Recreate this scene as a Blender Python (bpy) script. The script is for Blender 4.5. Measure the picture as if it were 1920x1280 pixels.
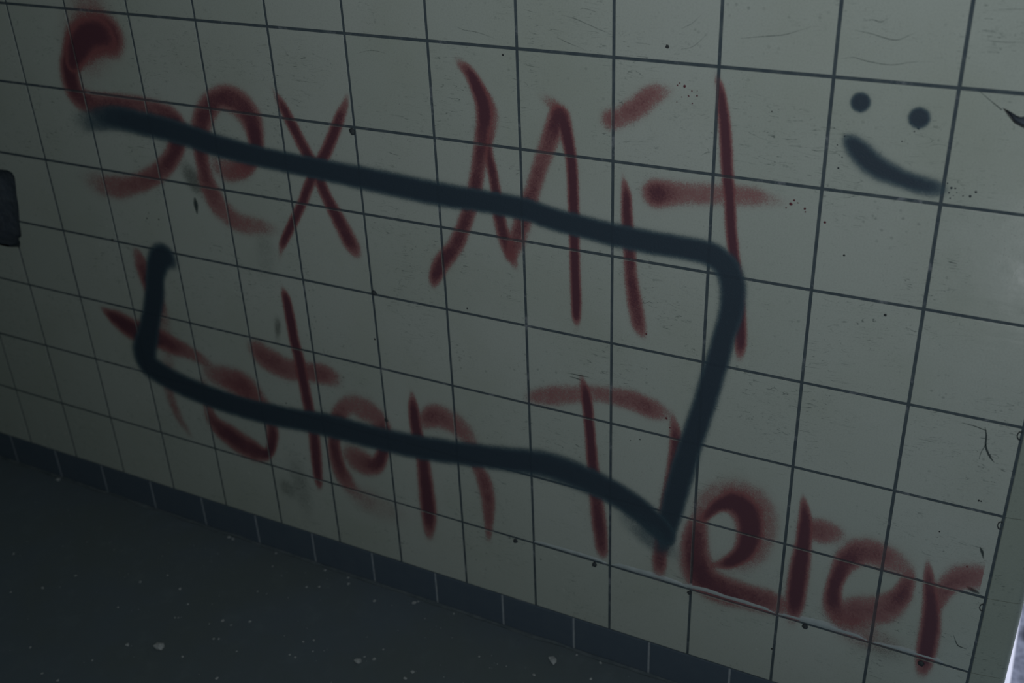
import bpy, bmesh, math, random
import numpy as np
from mathutils import Vector, Matrix, noise
from mathutils.geometry import delaunay_2d_cdt

# ------------------------------------------------------------------ clear
for o in list(bpy.data.objects):
    bpy.data.objects.remove(o, do_unlink=True)
scene = bpy.context.scene
COL = scene.collection
random.seed(7)

T = 0.15            # one wall tile, metres
ROW0 = 7.515        # top grout line is 7.515 tiles above the floor

def W(x, y, out=0.0):
    """tile-grid position on the wall (column, row) -> world; out = metres towards the room"""
    return Vector((x * T, -out, (y + ROW0) * T))

# ------------------------------------------------------------------ camera
cam = bpy.data.cameras.new('camera')
cam_o = bpy.data.objects.new('camera', cam)
COL.objects.link(cam_o)
cam.sensor_width = 36.0
cam.lens = 2058.094 / 1920.0 * 36.0
cam.clip_start = 0.02
RIGHT, DOWN, FWD = ((0.889694, -0.036731, -0.455077), (0.190006, -0.876550, 0.442219), (-0.415141, -0.479907, -0.772882))
CAM_LOC = W(11.8536114, 2.58872132, 9.37712338 * T)
def c2b(v):
    return Vector((v[0], -v[2], v[1]))
m = Matrix.Identity(4)
for i, ax in enumerate((c2b(RIGHT), -c2b(DOWN), -c2b(FWD))):
    for j in range(3):
        m[j][i] = ax[j]
m.translation = CAM_LOC
cam_o.matrix_world = m
cam.dof.use_dof = True
cam.dof.focus_distance = 1.66
cam.dof.aperture_fstop = 3.4
scene.camera = cam_o

# ------------------------------------------------------------------ light
world = bpy.data.worlds.new('dim_daylight')
scene.world = world
world.use_nodes = True
bg = world.node_tree.nodes['Background']
bg.inputs['Color'].default_value = (0.35, 1.0, 0.50, 1)
bg.inputs['Strength'].default_value = 0.008

def area(name, loc, target, sx, sy, power, color):
    l = bpy.data.lights.new(name, 'AREA')
    l.shape = 'RECTANGLE'
    l.size, l.size_y = sx, sy
    l.energy = power
    l.color = color
    o = bpy.data.objects.new(name, l)
    COL.objects.link(o)
    o.location = loc
    o.rotation_euler = (Vector(target) - Vector(loc)).to_track_quat('-Z', 'Y').to_euler()
    return o
area('window_daylight', (1.93, -1.52, 1.80), (1.46, -0.62, 1.86), 0.9, 1.0, 10.6, (0.955, 1.0, 1.06))
area('added_sheen_lamp', (1.785, -1.75, 0.19), (1.785, 0.0, 0.19), 0.035, 0.34, 0.45, (0.92, 0.96, 1.0))  # added low strip lamp, puts a sheen on the tiles at the right end
area('outdoor_sky', (2.9, 1.6, 2.2), (2.1, 1.0, -0.5), 1.6, 1.6, 110.0, (0.82, 0.86, 1.0))

scene.cycles.transparent_max_bounces = 24
scene.view_settings.view_transform = 'Standard'
scene.view_settings.look = 'None'
scene.view_settings.exposure = 0.0
scene.view_settings.gamma = 1.0
scene.view_settings.use_curve_mapping = False

# ------------------------------------------------------------------ measured positions on the wall and floor, in tiles
# strokes: (column, row, half width, density)
STROKES = {
 'S': ('red', [
  [(1.63,-0.441,0.132,0.5),(1.602,-0.276,0.264,0.95),(1.385,-0.288,0.25,1.0),(1.16,-0.379,0.247,1.0),(0.946,-0.578,0.17,1.0),(0.832,-0.808,0.169,0.95),(0.878,-1.043,0.184,0.85),(1.108,-1.126,0.161,0.8),(1.62,-1.093,0.149,0.75),(2.14,-1.118,0.159,0.75),(2.414,-1.223,0.165,0.85),(2.408,-1.436,0.136,0.9),(2.247,-1.69,0.131,0.85),(1.943,-1.934,0.143,0.75),(1.531,-2.128,0.149,0.7),(1.134,-2.217,0.194,0.6),(0.755,-2.193,0.201,0.35),(0.585,-2.17,0.141,0.0)],
  [(1.618,-0.352,0.145,0.7),(1.501,-0.256,0.211,0.95),(1.271,-0.308,0.215,1.0),(1.083,-0.456,0.205,1.0),(0.921,-0.666,0.119,0.9)],
  [(1.547,0.152,0.214,0.1),(1.472,0.036,0.318,0.42),(1.342,-0.181,0.42,0.5),(1.233,-0.447,0.4,0.45),(1.044,-0.691,0.336,0.3)],
 ]),
 'e1': ('red', [
  [(3.062,-1.799,0.103,0.3),(3.337,-1.71,0.122,0.6),(3.559,-1.488,0.101,0.9),(3.61,-1.252,0.131,0.95),(3.554,-1.007,0.183,0.85),(3.379,-0.868,0.181,0.85),(3.143,-0.871,0.143,0.85),(2.944,-1.029,0.152,0.85),(2.797,-1.262,0.145,0.85),(2.747,-1.498,0.122,0.85),(2.739,-1.766,0.127,0.8),(2.783,-2.031,0.168,0.75),(2.92,-2.253,0.186,0.65),(3.166,-2.389,0.169,0.6),(3.491,-2.387,0.138,0.5),(3.769,-2.385,0.105,0.2),(3.863,-2.383,0.075,0.0)],
  [(2.863,-1.65,0.15,0.3),(3.092,-1.728,0.18,0.6),(3.345,-1.67,0.137,0.6),(3.521,-1.57,0.084,0.4)],
 ]),
 'x': ('red', [
  [(3.929,-0.629,0.031,0.2),(3.988,-0.72,0.039,0.5),(4.067,-0.864,0.071,0.85),(4.239,-1.22,0.087,0.9),(4.401,-1.549,0.088,0.9),(4.511,-1.852,0.089,0.9),(4.683,-2.194,0.114,0.9),(4.798,-2.432,0.115,0.8),(4.865,-2.54,0.074,0.1)],
  [(4.955,-0.591,0.035,0.05),(4.942,-0.697,0.046,0.5),(4.833,-0.901,0.071,0.85),(4.613,-1.281,0.078,0.9),(4.339,-1.671,0.073,0.9),(4.136,-2.022,0.069,0.9),(3.831,-2.484,0.063,0.9),(3.741,-2.643,0.046,0.6),(3.671,-2.865,0.024,0.1)],
 ]),
 'M': ('red', [
  [(6.317,-0.114,0.05,0.1),(6.371,-0.194,0.062,0.5),(6.484,-0.302,0.075,0.9),(6.59,-0.518,0.093,1.0),(6.615,-0.706,0.098,1.0),(6.582,-0.876,0.09,0.9),(6.535,-1.146,0.091,0.85),(6.46,-1.473,0.091,0.85),(6.344,-1.817,0.091,0.85),(6.176,-2.181,0.101,0.85),(5.978,-2.436,0.108,0.9),(5.874,-2.636,0.083,0.8),(5.844,-2.76,0.054,0.2)],
  [(6.501,-0.311,0.037,0.3),(6.61,-0.489,0.081,0.8),(6.7,-0.68,0.086,0.6),(6.666,-0.866,0.077,0.65),(6.633,-1.032,0.062,0.85),(6.693,-1.4,0.064,0.9),(6.739,-1.821,0.079,0.9),(6.82,-2.097,0.094,0.85),(6.881,-2.263,0.061,0.6),(6.914,-2.369,0.034,0.1)],
  [(6.827,-2.212,0.07,0.5),(6.902,-2.059,0.105,0.75),(7.039,-1.686,0.11,0.8),(7.158,-1.335,0.096,0.75),(7.297,-0.949,0.105,0.75),(7.407,-0.672,0.107,0.9),(7.453,-0.597,0.099,0.9),(7.512,-0.766,0.076,1.0),(7.563,-1.035,0.064,1.0),(7.581,-1.415,0.064,1.0),(7.586,-1.837,0.06,1.0),(7.593,-2.268,0.061,1.0),(7.601,-2.559,0.062,1.0),(7.599,-2.759,0.056,0.9),(7.604,-2.884,0.044,0.3),(7.608,-3.062,0.025,0.05)],
  [(7.222,-0.422,0.051,0.15),(7.305,-0.455,0.069,0.4),(7.388,-0.515,0.076,0.6),(7.453,-0.613,0.076,0.8)],
 ]),
 'i1': ('red', [
  [(8.101,-1.082,0.017,0.2),(8.124,-1.198,0.039,0.6),(8.147,-1.331,0.056,0.9),(8.155,-1.523,0.062,0.95),(8.18,-1.801,0.069,0.9),(8.207,-2.155,0.076,0.85),(8.258,-2.49,0.09,0.85),(8.308,-2.735,0.086,0.75),(8.357,-2.848,0.056,0.3),(8.376,-2.925,0.037,0.0)],
  [(7.937,-0.647,0.071,0.3),(7.98,-0.59,0.119,0.65),(8.087,-0.546,0.119,0.6),(8.213,-0.465,0.123,0.7),(8.383,-0.32,0.116,0.65),(8.515,-0.266,0.088,0.4),(8.621,-0.235,0.049,0.1)],
 ]),
 't1': ('red', [
  [(8.966,-0.034,0.02,0.1),(8.999,-0.117,0.035,0.6),(9.033,-0.22,0.045,0.9),(9.061,-0.388,0.055,1.0),(9.096,-0.602,0.06,1.0),(9.132,-0.932,0.061,1.0),(9.172,-1.208,0.057,1.0),(9.203,-1.49,0.057,1.0),(9.244,-1.756,0.058,1.0),(9.302,-2.109,0.064,0.95),(9.349,-2.445,0.065,0.95),(9.371,-2.706,0.065,0.9),(9.371,-2.869,0.049,0.4),(9.375,-2.94,0.033,0.0)],
  [(8.418,-1.268,0.13,0.3),(8.45,-1.264,0.151,0.85),(8.535,-1.251,0.15,0.8),(8.666,-1.231,0.144,0.64),(8.998,-1.192,0.132,0.58),(9.326,-1.163,0.125,0.58),(9.546,-1.165,0.094,0.42),(9.728,-1.178,0.052,0.2),(9.802,-1.182,0.031,0.0)],
 ]),
 'T2a': ('red', [
  [(1.289,-3.013,0.066,0.2),(1.336,-3.158,0.121,0.6),(1.372,-3.384,0.145,0.8),(1.448,-3.644,0.158,0.8),(1.524,-3.907,0.156,0.55),(1.508,-4.233,0.164,0.4),(1.459,-4.658,0.164,0.4),(1.352,-5.197,0.128,0.5),(1.416,-5.578,0.113,0.5),(1.552,-5.838,0.077,0.4),(1.621,-5.964,0.051,0.1)],
  [(0.368,-4.088,0.049,0.3),(0.529,-4.172,0.108,0.8),(0.703,-4.245,0.177,0.9),(0.942,-4.329,0.2,0.9),(1.332,-4.353,0.194,0.85),(1.607,-4.417,0.174,0.8),(1.882,-4.463,0.141,0.65),(2.142,-4.552,0.122,0.5),(2.319,-4.675,0.09,0.1)],
 ]),
 'o2': ('red', [
  [(2.115,-4.673,0.114,0.2),(2.213,-4.733,0.192,0.5),(2.47,-4.738,0.229,0.65),(2.747,-4.802,0.259,0.75),(2.988,-4.94,0.177,0.6),(3.123,-5.213,0.118,0.7),(3.106,-5.498,0.105,0.9),(2.979,-5.794,0.088,0.9),(2.708,-5.818,0.202,0.85),(2.359,-5.696,0.213,0.9),(2.108,-5.545,0.158,0.8),(2.032,-5.286,0.104,0.6),(2.034,-4.986,0.107,0.5),(2.105,-4.759,0.099,0.3)],
  [(2.544,-4.819,0.282,0.4),(2.756,-4.891,0.287,0.5),(2.949,-5.05,0.201,0.35)],
 ]),
 't2': ('red', [
  [(3.662,-3.008,0.027,0.1),(3.672,-3.134,0.036,0.3),(3.707,-3.308,0.073,0.9),(3.723,-3.598,0.082,1.0),(3.737,-3.91,0.084,1.0),(3.77,-4.154,0.094,0.95),(3.782,-4.438,0.095,0.95),(3.805,-4.862,0.097,0.9),(3.828,-5.249,0.097,0.9),(3.808,-5.65,0.098,0.9),(3.786,-6.011,0.079,0.8),(3.772,-6.209,0.05,0.1)],
  [(3.043,-4.108,0.125,0.2),(3.118,-4.17,0.186,0.65),(3.271,-4.268,0.211,0.75),(3.539,-4.339,0.196,0.7),(3.827,-4.31,0.165,0.7),(4.142,-4.282,0.175,0.7),(4.301,-4.298,0.153,0.4),(4.387,-4.308,0.09,0.0)],
 ]),
 'e2': ('red', [
  [(4.267,-5.4,0.144,0.3),(4.487,-5.479,0.24,0.65),(4.746,-5.486,0.138,0.85),(4.903,-5.244,0.098,0.9),(4.961,-4.939,0.125,0.8),(4.866,-4.752,0.183,0.65),(4.674,-4.654,0.224,0.6),(4.466,-4.66,0.164,0.6),(4.28,-4.843,0.123,0.75),(4.165,-5.181,0.105,0.8),(4.141,-5.52,0.128,0.85),(4.211,-5.796,0.159,0.75),(4.352,-5.994,0.185,0.5),(4.587,-6.112,0.276,0.4),(4.91,-6.165,0.263,0.32),(5.299,-6.143,0.175,0.15)],
 ]),
 'n': ('red', [
  [(5.419,-4.133,0.025,0.1),(5.429,-4.264,0.049,0.5),(5.432,-4.459,0.082,0.9),(5.44,-4.763,0.093,0.95),(5.493,-5.164,0.104,0.9),(5.507,-5.597,0.121,0.95),(5.511,-5.989,0.122,0.95),(5.491,-6.296,0.095,0.7),(5.471,-6.521,0.061,0.05)],
  [(5.529,-4.692,0.077,0.4),(5.614,-4.578,0.129,0.7),(5.74,-4.492,0.187,0.75),(5.928,-4.503,0.191,0.65),(6.1,-4.607,0.176,0.6),(6.204,-4.776,0.136,0.55),(6.267,-5.027,0.111,0.65),(6.355,-5.252,0.119,0.75),(6.397,-5.534,0.113,0.75),(6.386,-5.865,0.08,0.7),(6.372,-6.112,0.057,0.5),(6.372,-6.248,0.033,0.05)],
 ]),
 'T3': ('red', [
  [(6.97,-3.93,0.055,0.1),(7.05,-3.903,0.103,0.5),(7.326,-3.807,0.156,0.6),(7.639,-3.709,0.142,0.55),(7.944,-3.647,0.131,0.6),(8.248,-3.645,0.146,0.7),(8.441,-3.683,0.147,0.7),(8.59,-3.711,0.118,0.5),(8.644,-3.717,0.069,0.0)],
  [(7.641,-3.446,0.027,0.2),(7.672,-3.546,0.048,0.6),(7.714,-3.738,0.067,1.0),(7.751,-4.135,0.067,1.0),(7.782,-4.548,0.076,0.95),(7.827,-5.015,0.092,0.85),(7.868,-5.408,0.101,0.9),(7.903,-5.776,0.095,0.75),(7.91,-5.919,0.066,0.1)],
 ]),
 'i2': ('red', [
  [(8.681,-3.622,0.025,0.1),(8.709,-3.747,0.05,0.5),(8.746,-3.938,0.074,0.8),(8.749,-4.176,0.078,0.85),(8.709,-4.539,0.078,0.75),(8.664,-4.988,0.087,0.75),(8.63,-5.453,0.096,0.8),(8.615,-5.772,0.098,0.75),(8.61,-5.998,0.08,0.2),(8.606,-6.097,0.054,0.0)],
 ]),
 'e3': ('red', [
  [(9.006,-4.918,0.092,0.3),(9.104,-4.721,0.142,0.5),(9.251,-4.576,0.184,0.5),(9.469,-4.49,0.228,0.5),(9.673,-4.583,0.222,0.55),(9.775,-4.843,0.179,0.5),(9.726,-5.18,0.159,0.5),(9.546,-5.406,0.178,0.45),(9.296,-5.506,0.149,0.3)],
  [(9.083,-5.004,0.052,0.6),(9.16,-4.848,0.065,0.85),(9.282,-4.695,0.097,0.95),(9.455,-4.628,0.175,1.0),(9.593,-4.757,0.179,1.0),(9.624,-5.015,0.146,1.0),(9.565,-5.256,0.116,1.0),(9.415,-5.45,0.086,0.9),(9.25,-5.553,0.057,0.5)],
  [(9.088,-4.856,0.087,0.5),(9.029,-5.133,0.145,0.8),(9.034,-5.472,0.188,0.88),(9.124,-5.753,0.237,0.9),(9.349,-5.847,0.23,0.85),(9.627,-5.85,0.201,0.8),(9.932,-5.842,0.191,0.68),(10.081,-5.835,0.11,0.2)],
 ]),
 'r1': ('red', [
  [(10.127,-4.274,0.023,0.2),(10.151,-4.403,0.046,0.7),(10.183,-4.615,0.074,0.95),(10.192,-4.932,0.09,1.0),(10.181,-5.28,0.109,1.0),(10.176,-5.646,0.111,1.0),(10.174,-5.864,0.093,0.8),(10.157,-6.053,0.082,0.3),(10.148,-6.217,0.059,0.0)],
  [(10.223,-4.73,0.14,0.5),(10.344,-4.705,0.175,0.7),(10.466,-4.695,0.155,0.55),(10.596,-4.71,0.098,0.1)],
 ]),
 'o3': ('red', [
  [(11.186,-4.9,0.152,0.5),(11.023,-4.826,0.189,0.65),(10.803,-4.82,0.183,0.75),(10.66,-4.973,0.137,0.85),(10.575,-5.25,0.093,0.9),(10.56,-5.517,0.108,0.9),(10.659,-5.719,0.185,0.7),(10.846,-5.605,0.214,0.7),(11.059,-5.498,0.201,0.7),(11.208,-5.282,0.126,0.8),(11.262,-5.053,0.09,0.75),(11.248,-4.879,0.085,0.45),(11.192,-4.792,0.074,0.1)],
  [(10.635,-5.758,0.168,0.4),(10.821,-5.861,0.248,0.5),(11.059,-5.913,0.232,0.4),(11.293,-5.942,0.185,0.25)],
 ]),
 'r2': ('red', [
  [(11.403,-4.66,0.021,0.2),(11.434,-4.831,0.049,0.65),(11.477,-5.037,0.071,0.85),(11.523,-5.26,0.087,0.95),(11.553,-5.554,0.103,1.0),(11.558,-5.865,0.104,1.0),(11.558,-6.117,0.088,0.7),(11.563,-6.291,0.067,0.15)],
  [(11.549,-5.354,0.075,0.6),(11.587,-5.151,0.096,0.7),(11.647,-4.958,0.125,0.7),(11.756,-4.816,0.166,0.7),(11.889,-4.765,0.188,0.6),(11.963,-4.768,0.189,0.55)],
 ]),
 'mouth': ('black', [
  [(10.168,-0.506,0.052,0.3),(10.219,-0.557,0.095,0.9),(10.299,-0.628,0.119,1.0),(10.394,-0.707,0.125,1.0),(10.506,-0.763,0.116,0.95),(10.661,-0.813,0.101,0.9),(10.791,-0.841,0.101,0.85),(10.924,-0.86,0.096,0.7),(11.005,-0.866,0.067,0.3),(11.05,-0.869,0.043,0.0)],
 ]),
 'eye1': ('black', [
  [(10.246,-0.188,0.103,1.0),(10.247,-0.193,0.103,1.0)],
 ]),
 'eye2': ('black', [
  [(10.731,-0.271,0.109,1.0),(10.732,-0.276,0.109,1.0)],
 ]),
 'arrowA': ('black', [
  [(0.789,-1.412,0.18,0.1),(1.095,-1.34,0.18,0.5),(1.435,-1.28,0.178,0.8),(1.835,-1.295,0.18,0.9),(2.428,-1.347,0.172,0.95),(2.989,-1.437,0.16,1.0),(3.535,-1.491,0.146,1.0),(4.065,-1.522,0.14,1.0),(4.504,-1.542,0.144,1.0),(5.069,-1.568,0.154,1.0),(5.611,-1.598,0.156,1.0),(6.069,-1.618,0.152,1.0),(6.514,-1.618,0.142,1.0),(7.004,-1.633,0.141,1.0),(7.36,-1.694,0.141,1.0),(7.709,-1.73,0.138,1.0),(7.994,-1.758,0.142,1.0),(8.385,-1.777,0.139,1.0),(8.765,-1.779,0.137,1.0),(9.005,-1.798,0.144,1.0),(9.174,-1.896,0.148,1.0),(9.253,-2.09,0.146,1.0),(9.258,-2.347,0.137,1.0),(9.205,-2.641,0.127,1.0),(9.142,-2.988,0.134,1.0),(9.021,-3.568,0.138,1.0),(8.92,-4.0,0.141,1.0),(8.822,-4.484,0.151,1.0),(8.732,-4.982,0.144,1.0),(8.682,-5.321,0.111,0.8),(8.658,-5.522,0.075,0.2)],
 ]),
 'arrowB': ('black', [
  [(1.906,-3.121,0.164,0.2),(1.791,-3.066,0.202,0.9),(1.674,-3.161,0.196,1.0),(1.567,-3.364,0.173,1.0),(1.481,-3.661,0.178,1.0),(1.329,-4.026,0.177,1.0),(1.165,-4.389,0.2,1.0),(1.041,-4.669,0.237,1.0),(1.084,-4.847,0.25,1.0),(1.296,-4.951,0.225,1.0),(1.637,-5.041,0.215,1.0),(2.074,-5.104,0.206,1.0),(2.596,-5.141,0.196,1.0),(3.182,-5.131,0.196,1.0),(3.641,-5.093,0.189,1.0),(4.151,-5.055,0.205,1.0),(4.791,-5.05,0.2,1.0),(5.416,-5.019,0.199,1.0),(6.019,-4.943,0.191,1.0),(6.462,-4.879,0.186,1.0),(6.745,-4.836,0.192,0.97),(7.198,-4.781,0.216,0.9),(7.591,-4.816,0.218,0.92),(7.976,-4.902,0.201,0.95),(8.312,-5.038,0.193,1.0),(8.61,-5.246,0.176,1.0),(8.702,-5.353,0.11,0.7)],
  [(8.147,-5.113,0.162,0.1),(8.343,-5.278,0.212,0.3),(8.572,-5.434,0.213,0.35),(8.747,-5.53,0.164,0.15)],
 ]),
 'grime': ('grime', [
  [(2.425,-1.737,0.133,0.1),(2.499,-1.864,0.152,0.5),(2.555,-1.993,0.133,0.45),(2.616,-2.102,0.095,0.1)],
  [(3.41,-5.687,0.126,0.1),(3.44,-6.027,0.193,0.3),(3.471,-6.375,0.173,0.3),(3.494,-6.78,0.132,0.1)],
  [(3.522,-2.437,0.135,0.1),(3.487,-2.721,0.19,0.25),(3.454,-3.081,0.159,0.1)],
  [(3.167,-6.199,0.093,0.1),(3.219,-6.318,0.164,0.4),(3.28,-6.435,0.118,0.1)],
  [(10.843,-6.033,0.157,0.1),(11.133,-6.026,0.187,0.3),(11.365,-6.048,0.124,0.1)],
  [(3.521,-3.58,0.053,0.1),(3.502,-3.734,0.062,0.5),(3.452,-3.972,0.044,0.2)],
 ]),
 'mark': ('mark', [
  [(2.507,-2.173,0.019,0.6),(2.505,-2.257,0.037,1.0),(2.497,-2.371,0.014,0.6)],
  [(11.685,-3.072,0.004,0.5),(11.708,-3.155,0.008,1.0),(11.723,-3.271,0.01,1.0),(11.768,-3.362,0.011,1.0),(11.817,-3.421,0.005,0.5)],
  [(11.486,-3.076,0.005,0.4),(11.584,-3.08,0.006,0.7),(11.7,-3.104,0.006,0.7)],
  [(11.72,-3.254,0.007,0.7),(11.695,-3.339,0.005,0.5),(11.689,-3.419,0.003,0.4)],
  [(11.853,-4.408,0.006,0.6),(11.877,-4.454,0.016,1.0),(11.9,-4.528,0.006,0.5)],
  [(11.804,-4.912,0.007,0.5),(11.856,-4.937,0.027,1.0),(11.934,-4.96,0.014,0.5)],
  [(11.781,-5.569,0.004,0.4),(11.839,-5.684,0.008,0.8),(11.924,-5.698,0.007,0.5)],
  [(11.154,-0.007,0.003,0.5),(11.238,-0.068,0.003,0.8),(11.341,-0.14,0.005,1.0)],
  [(7.485,-3.477,0.004,0.3),(7.635,-3.475,0.008,0.8),(7.759,-3.472,0.004,0.3)],
  [(7.509,-3.518,0.004,0.3),(7.603,-3.522,0.007,0.8),(7.684,-3.543,0.004,0.3)],
 ]),
 'hair': ('mark', [
  [(9.179,0.261,0.003,0.5),(9.365,0.292,0.004,0.8),(9.536,0.317,0.004,0.8),(9.652,0.355,0.003,0.7),(9.802,0.414,0.002,0.3)],
  [(10.129,0.4,0.002,0.4),(10.262,0.382,0.004,0.7),(10.453,0.344,0.004,0.9),(10.565,0.391,0.003,0.7),(10.633,0.433,0.002,0.4)],
  [(10.03,0.156,0.002,0.4),(10.149,0.178,0.004,0.7),(10.253,0.157,0.004,0.8),(10.448,0.142,0.004,0.8),(10.618,0.179,0.003,0.6),(10.813,0.201,0.002,0.3)],
  [(11.1,0.395,0.002,0.4),(11.25,0.39,0.003,0.8),(11.429,0.398,0.003,0.5)],
  [(10.179,0.476,0.002,0.4),(10.265,0.493,0.004,0.8),(10.327,0.481,0.004,0.8),(10.38,0.513,0.002,0.4)],
  [(6.342,0.167,0.003,0.4),(6.441,0.137,0.004,0.8),(6.598,0.123,0.004,0.7),(6.803,0.071,0.003,0.3)],
  [(7.479,0.348,0.003,0.4),(7.607,0.327,0.004,0.7),(7.729,0.288,0.004,0.8),(7.849,0.248,0.004,0.7),(7.974,0.209,0.003,0.4)],
  [(7.42,0.145,0.003,0.4),(7.539,0.1,0.004,0.7),(7.678,0.061,0.003,0.4)],
  [(5.165,-0.188,0.003,0.4),(5.32,-0.148,0.004,0.7),(5.493,-0.163,0.003,0.4)],
  [(8.651,0.128,0.003,0.6),(8.749,0.156,0.003,0.7),(8.834,0.23,0.003,0.6),(8.899,0.311,0.002,0.3)],
  [(8.646,0.308,0.003,0.6),(8.742,0.363,0.003,0.7),(8.827,0.449,0.002,0.3)],
  [(11.104,0.618,0.002,0.3),(11.245,0.637,0.003,0.7),(11.425,0.651,0.003,0.5)],
  [(7.651,0.404,0.002,0.3),(7.714,0.423,0.003,0.7),(7.835,0.397,0.003,0.6)],
  [(5.537,-6.766,0.004,0.1),(5.577,-6.769,0.005,0.2)],
 ]),
}
BLOBS = [(4.973,-1.047,7),(5.031,-2.975,6),(5.008,-4.73,5),(0.918,-2.989,4),(6.751,-6.043,6),(7.808,-6.044,6),(8.987,-6.041,5),(10.311,-6.035,6),(11.533,-6.063,7)]
RINGS = [(11.984,-3.084),(11.992,-4.101),(12.001,-5.123)]
SPOTS = [(8.516,0.139,3.5),(6.848,-0.07,2),(10.257,-1.601,2),(10.683,-2.122,2.5),(1.62,-2.573,2),(8.4,-3.217,1.5),(6.27,-2.933,2),(4.964,-3.605,2.5),(9.978,-6.505,2.5),(2.852,-4.678,2),(11.775,-4.678,2),(11.47,-4.346,1.5),(11.757,-3.881,2),(11.777,-3.881,1.5),(11.661,-0.894,4),(11.658,-0.928,3),(7.092,-6.219,2),(8.342,-4.116,1.5),(8.233,-4.159,1.2),(1.825,-2.557,2),(3.436,-4.884,2),(9.5,-0.35,1.2)]
DROPS_I = [(8.691,-0.203,3),(8.762,-0.24,1.7),(8.733,-0.287,1.7),(8.813,-0.278,1.8),(8.771,-0.352,1.4),(8.645,-0.178,1.5),(8.625,-0.2,1.6),(8.668,-0.304,1),(8.624,-0.354,1),(8.812,-0.234,1),(8.385,-2.805,2.4)]
DROPS_T = [(9.738,-1.182,3),(9.867,-1.208,2.2),(10.055,-1.311,2.8),(9.765,-1.142,2),(9.8,-1.162,1.2),(9.875,-1.238,1.3),(9.698,-1.225,1.4)]
DROPS_T3 = [(8.633,-3.767,3),(8.679,-3.875,2.2)]
DROPS_M = [(11.259,-0.85,2),(11.221,-0.894,2.2),(11.064,-0.842,2),(11.095,-0.842,1.5),(11.052,-0.888,1.6),(11.09,-0.906,1),(11.113,-0.878,1),(11.165,-0.899,1.2),(10.121,-0.79,1.8),(10.144,-0.689,1.3),(10.144,-0.5,1.6),(10.092,-0.584,1.2),(11.028,-0.805,1.4),(11.067,-0.934,1.2),(10.706,-0.395,1.3),(10.733,-0.364,2.2),(10.671,-0.325,1.8),(10.619,-0.488,1.2),(10.249,-0.263,3)]
GRIT = [(2.677, 2.242, 9), (2.255, 2.387, 4), (0.354, 2.061, 3), (-0.626, 1.706, 3), (2.138, 1.263, 3), (3.097, 1.504, 3.5), (3.633, 1.87, 2.5), (3.437, 1.363, 3), (4.727, 0.329, 3), (5.319, 1.237, 3.5), (5.183, 1.25, 2), (4.308, 1.362, 2), (4.423, 1.285, 2), (3.057, 2.237, 2.5), (1.524, 1.387, 3), (3.154, 0.848, 2), (3.013, 0.337, 2), (2.883, 0.065, 2.5), (3.743, 0.095, 2.5), (4.212, 0.193, 3), (4.132, 0.073, 2.5), (5.238, 0.137, 4), (5.272, 0.041, 2.5), (5.873, 1.217, 3.5), (5.851, 1.347, 3), (7.26, 0.622, 3), (7.385, 0.317, 8), (7.925, 0.062, 3), (7.919, 0.381, 2.5), (7.601, 0.067, 2), (5.332, 1.044, 2), (3.709, 2.342, 3), (1.905, 3.229, 3), (1.627, 3.224, 2.5), (0.578, 1.671, 2.5), (1.772, 1.117, 2), (2.445, 1.45, 2), (2.469, 1.73, 2), (2.509, 1.71, 2), (1.614, 1.903, 2), (3.267, 1.789, 2), (3.209, 1.817, 2.5), (3.248, 1.521, 2), (3.714, 0.487, 2), (3.875, 0.411, 2.5), (-1.465, 0.035, 5), (2.022, -0.12, 4), (2.091, 0.065, 3), (5.149, 1.358, 7), (6.499, 0.633, 2), (5.822, -0.03, 2), (2.036, 2.78, 2), (1.117, 2.96, 2), (0.007, 2.309, 2), (2.967, 1.624, 1.5), (3.295, 0.828, 1.5), (4.523, 1.45, 1.5), (4.289, 1.626, 2), (4.385, 1.631, 2)]

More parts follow.
